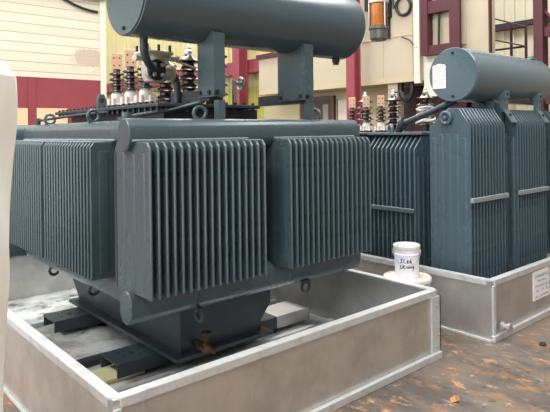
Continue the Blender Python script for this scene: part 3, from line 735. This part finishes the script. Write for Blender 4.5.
# oil pipe running down from the conservator to the lid
b = UB(); b.tube([(4.55, 2.74, 1.86), (4.50, 2.80, 1.83), (4.50, 2.90, 1.79), (4.50, 3.20, 1.69), (4.50, 3.28, 1.67)], .03, 14); b.build('oil_pipe', DARKPAINT, U)
b = UB(); b.lathe([(.06, 0), (.06, .04)], (4.50, 3.26, 1.67), (0, 1, -.3), 20); b.cyl((4.50, 3.30, 1.66), (4.50, 3.34, 1.58), .035, 12); b.build('pipe_flange', DARKPAINT, U)
for y in (3.94, 4.15, 4.36): lv_bushing(U, Q(5.0, y, 1.59), .92).rotation_euler.z = -.88
ls = None
for i, y in enumerate((3.70, 4.15, 4.58)):
    h = hv_bushing(U, Q(5.5, y, 1.586), 5, .072, .105)
    if i == 0:
        b = MB()
        for k in range(9): b.torus((.012 * math.cos(k * 2.4), .012 * math.sin(k * 2.4), .10 + k * .022), (.3 * math.cos(k * 1.9), .3 * math.sin(k * 1.9), 1), .095 - .002 * k, .016, 14, 6)
        b.lathe([(.08, .09), (.085, .29)], seg=14); tag(b.build('foam_wrap', mat('wrap_film', rgb(190, 186, 178), .5), h), 'white wrapping')
    if i == 1:
        b = MB(); b.tube([(0, 0, .47), (.03, -.06, .475), (.05, -.11, .46), (.055, -.125, .42), (.055, -.125, .02)], .009, 8); b.build('arcing_rod', BOLT, h)

# ------------------------------------------------------------------ pails
DX, DY = 3.735, 2.70
t = thing('steel_drum', 'white lidded drum standing between the two trays, small pail on its lid', 'drum', (DX, DY, 0))
b = MB(); b.lathe([(.165, 0), (.17, .01), (.174, .375), (.178, .38), (.178, .40), (.174, .405), (.174, .42)], seg=40); b.build('drum_body', DRUMW, t)
b = MB(); b.lathe([(.188, .407), (.190, .430), (.186, .438), (.176, .439), (.172, .431), (.0, .431)], seg=40); b.build('drum_lid', LIDW, t)
t = thing('paint_pail', 'small white pail with black handwriting standing on the drum lid', 'pail', (3.745, 2.71, .4315)); t.scale = (.94, .94, .96)
b = MB(); b.lathe([(.096, 0), (.099, .004), (.104, .185), (.108, .188), (.108, .196), (.104, .2), (.106, .245)], seg=40); b.build('pail_body', PAILW, t)
b = MB(); b.lathe([(.108, .238), (.112, .24), (.113, .262), (.108, .268), (.102, .267), (.098, .260), (0, .260)], seg=40); b.build('pail_lid', LIDW, t)
vx, vy = -3.745, -2.71; vl = math.hypot(vx, vy); vx, vy = vx / vl, vy / vl     # towards the viewer's side of the pail
va = math.atan2(vy, vx)
b = MB()
b.cyl((.03 * vx + .075 * -vy * -1, .03 * vy - .075 * vx, .261), (.03 * vx + .075 * vy, .03 * vy - .075 * vx, .266), .011, 12); b.build('vent_plug', DARK, t)
def on_pail(s, z, off=.0015):
    """s = arc length to the right as seen from the front"""
    r = .099 + .005 * z / .185 + off; a = va + s / .1
    return (r * math.cos(a), r * math.sin(a), z)
strokes = [
    [(-.052, .162), (-.030, .162)], [(-.040, .162), (-.041, .135), (-.048, .128), (-.056, .134)],               # J
    [(-.020, .165), (-.026, .132), (-.008, .132)],                                                             # L
    [(.002, .140), (.012, .148), (.010, .156), (.003, .154), (.001, .140), (.008, .132), (.018, .136)],        # e
    [(.036, .166), (.026, .150), (.024, .136), (.032, .131), (.039, .139), (.034, .147), (.025, .142)],        # 6
    [(-.050, .112), (-.054, .084), (-.040, .084)],                                                             # L
    [(-.030, .112), (-.033, .084)], [(-.012, .112), (-.031, .098), (-.014, .084)],                             # K
    [(.012, .104), (.002, .102), (.000, .090), (.010, .089), (.014, .103), (.016, .089), (.022, .088)],
    [(.024, .103), (.026, .089), (.030, .102), (.035, .090), (.040, .104)],
    [(.056, .106), (.048, .104), (.046, .094), (.056, .094), (.058, .107), (.056, .078), (.046, .074)],
]
b = MB()
for s in strokes: b.tube([on_pail(p, q) for p, q in s], .0032, 6)
b.build('handwriting', INK, t)
for sgn in (-1, 1):
    a = va + sgn * 1.5; MB().lathe([(.016, 0), (.016, .008), (.008, .014)], (.105 * math.cos(a), .105 * math.sin(a), .215), (math.cos(a), math.sin(a), 0), 12).build('handle_ear', STEEL, t)
b = MB(); pts = []
for k in range(21):
    u = k / 20; a = va - 1.5 + 3.0 * u; drop = .10 * math.sin(math.pi * u); rr = .118 - .006 * math.sin(math.pi * u)
    pts.append((rr * math.cos(a), rr * math.sin(a), .215 - drop))
b.tube(pts, .0022, 6); b.build('wire_handle', STEEL, t)

# ------------------------------------------------------------------ loose things
b = MB(); b.box(1.36, 1.78, 3.38, 3.585, .016, .045, .004)
tag(b.build('timber_board', BOARD, smooth=False), 'pale yellowish board lying on the tray floor under the near skid end', 'board')
b = MB(); b.box(1.30, 1.70, 3.72, 3.80, .016, .06, .003)
tag(b.build('flat_bar', DARKPAINT, smooth=False), 'grey flat bar on the tray floor behind the pale board', 'bar')
# crumpled white sheet wrapped round a tall bundle at the left edge
b = MB(); n = 64; rows = []
cx, cy = .37, 2.62
for j in range(34):
    z = 1.96 * j / 33; ring = []
    R0 = .305 + .036 * z
    if z > 1.85: R0 *= max(.0, 1 - ((z - 1.85) / .112) ** 2) ** .5 * .98 + .02
    for i in range(n):
        a = 2 * math.pi * i / n
        wr = .010 * math.sin(a * 9 + 1.3 * math.sin(z * 3)) + .007 * math.sin(a * 17 + z * 5) + .008 * math.sin(z * 9 + a * 3)
        ring.append(b.bm.verts.new((cx + (R0 + wr) * math.cos(a), cy + (R0 + wr) * math.sin(a), z)))
    rows.append(ring)
for j in range(33):
    for i in range(n): b.bm.faces.new((rows[j][i], rows[j][(i + 1) % n], rows[j + 1][(i + 1) % n], rows[j + 1][i]))
b.bm.faces.new(rows[-1]); b.bm.faces.new(list(reversed(rows[0])))
for v in b.bm.verts: v.co -= Vector((cx, cy, 0))
o = b.build('plastic_sheet', PLASTIC, loc=(cx, cy, 0)); tag(o, 'off-white crumpled sheet wrapped round a tall bundle at the left edge', 'sheet')
# dry leaf and crumb of dirt on the floor
b = MB(); bm = b.bm
lv = [bm.verts.new(p) for p in ((-.045, 0, .006), (-.02, .022, .02), (.015, .028, .012), (.05, .004, .022), (.02, -.02, .006), (-.02, -.02, .014))]
c0 = bm.verts.new((0, .002, .034))
for i in range(6): bm.faces.new((lv[i], lv[(i + 1) % 6], c0))
for v in lv: pass
bot = [bm.verts.new(v.co - Vector((0, 0, .003))) for v in lv]
for i in range(6): bm.faces.new((lv[i], bot[i], bot[(i + 1) % 6], lv[(i + 1) % 6]))
bm.faces.new(list(reversed(bot)))
for v in list(bm.verts): v.co.z = max(v.co.z - .003, .0005)
tag(b.build('dry_leaf', LEAF, loc=(2.964, 1.815, .0)), 'curled brown dry leaf lying on the floor at bottom right', 'leaf')
b = MB(); b.lathe([(.02, 0), (.028, .008), (.018, .018), (0, .022)], seg=7)
tag(b.build('dirt_clod', DARK, loc=(4.21, 1.845, 0)), 'small dark clod on the floor right of the far tray corner', 'debris')

# ------------------------------------------------------------------ light
wd = bpy.data.worlds.new('daylight'); scene.world = wd; wd.use_nodes = True
bg = wd.node_tree.nodes['Background']; bg.inputs[0].default_value = (.93, .97, 1.0, 1); bg.inputs[1].default_value = 3.3
def area(name, loc, rot, sx_, sy_, power, col=(1, 1, 1)):
    l = bpy.data.lights.new(name, 'AREA'); l.shape = 'RECTANGLE'; l.size = sx_; l.size_y = sy_; l.energy = power; l.color = col
    o = bpy.data.objects.new(name, l); COL.objects.link(o); o.location = loc; o.rotation_euler = rot
    return o
area('skylight_fill', (13.5, 3.5, 7.55), (0, 0, 0), 1.7, 15, 500, (1, .98, .95))  # added fill light, brightens the pale far-right sheeting
area('skylight_fill', (7.5, 17.5, 7.55), (0, 0, 0), 1.7, 11, 380, (1, .98, .95))  # added fill light for the dim yellow sheeting in the far bay
for x, y, n, p in ((-3.5, 3.5, 15, 900), (2.1, 4.5, 13, 780), (7.5, 4.5, 13, 700)):
    area('skylight_fill', (x, y, 7.55), (0, 0, 0), 1.7, n, p, (1, .98, .95))


# ------------------------------------------------------------------ camera
cam = bpy.data.cameras.new('camera'); co = bpy.data.objects.new('camera', cam); COL.objects.link(co)
F, k_ = 562.0, .0123
s_, c_ = .657, .754
n_ = math.hypot(s_, c_); s_, c_ = s_ / n_, c_ / n_
fwd = Vector((s_, c_, 0)); r0 = Vector((c_, -s_, 0)); u0 = Vector((0, 0, 1))
right = (r0 - k_ * u0).normalized(); up = (u0 + k_ * r0).normalized()
M = Matrix((right, up, -fwd)).transposed().to_4x4(); M.translation = Vector((0, 0, 1.6))
co.matrix_world = M
cam.sensor_width = 36; cam.lens = F / 550 * 36; cam.shift_y = -(206 - 132) / 550; cam.clip_start = .05; cam.clip_end = 200
scene.camera = co
vs = scene.view_settings
vs.view_transform = 'Standard'; vs.look = 'None'; vs.gamma = 1; vs.use_curve_mapping = False; vs.exposure = 0.14
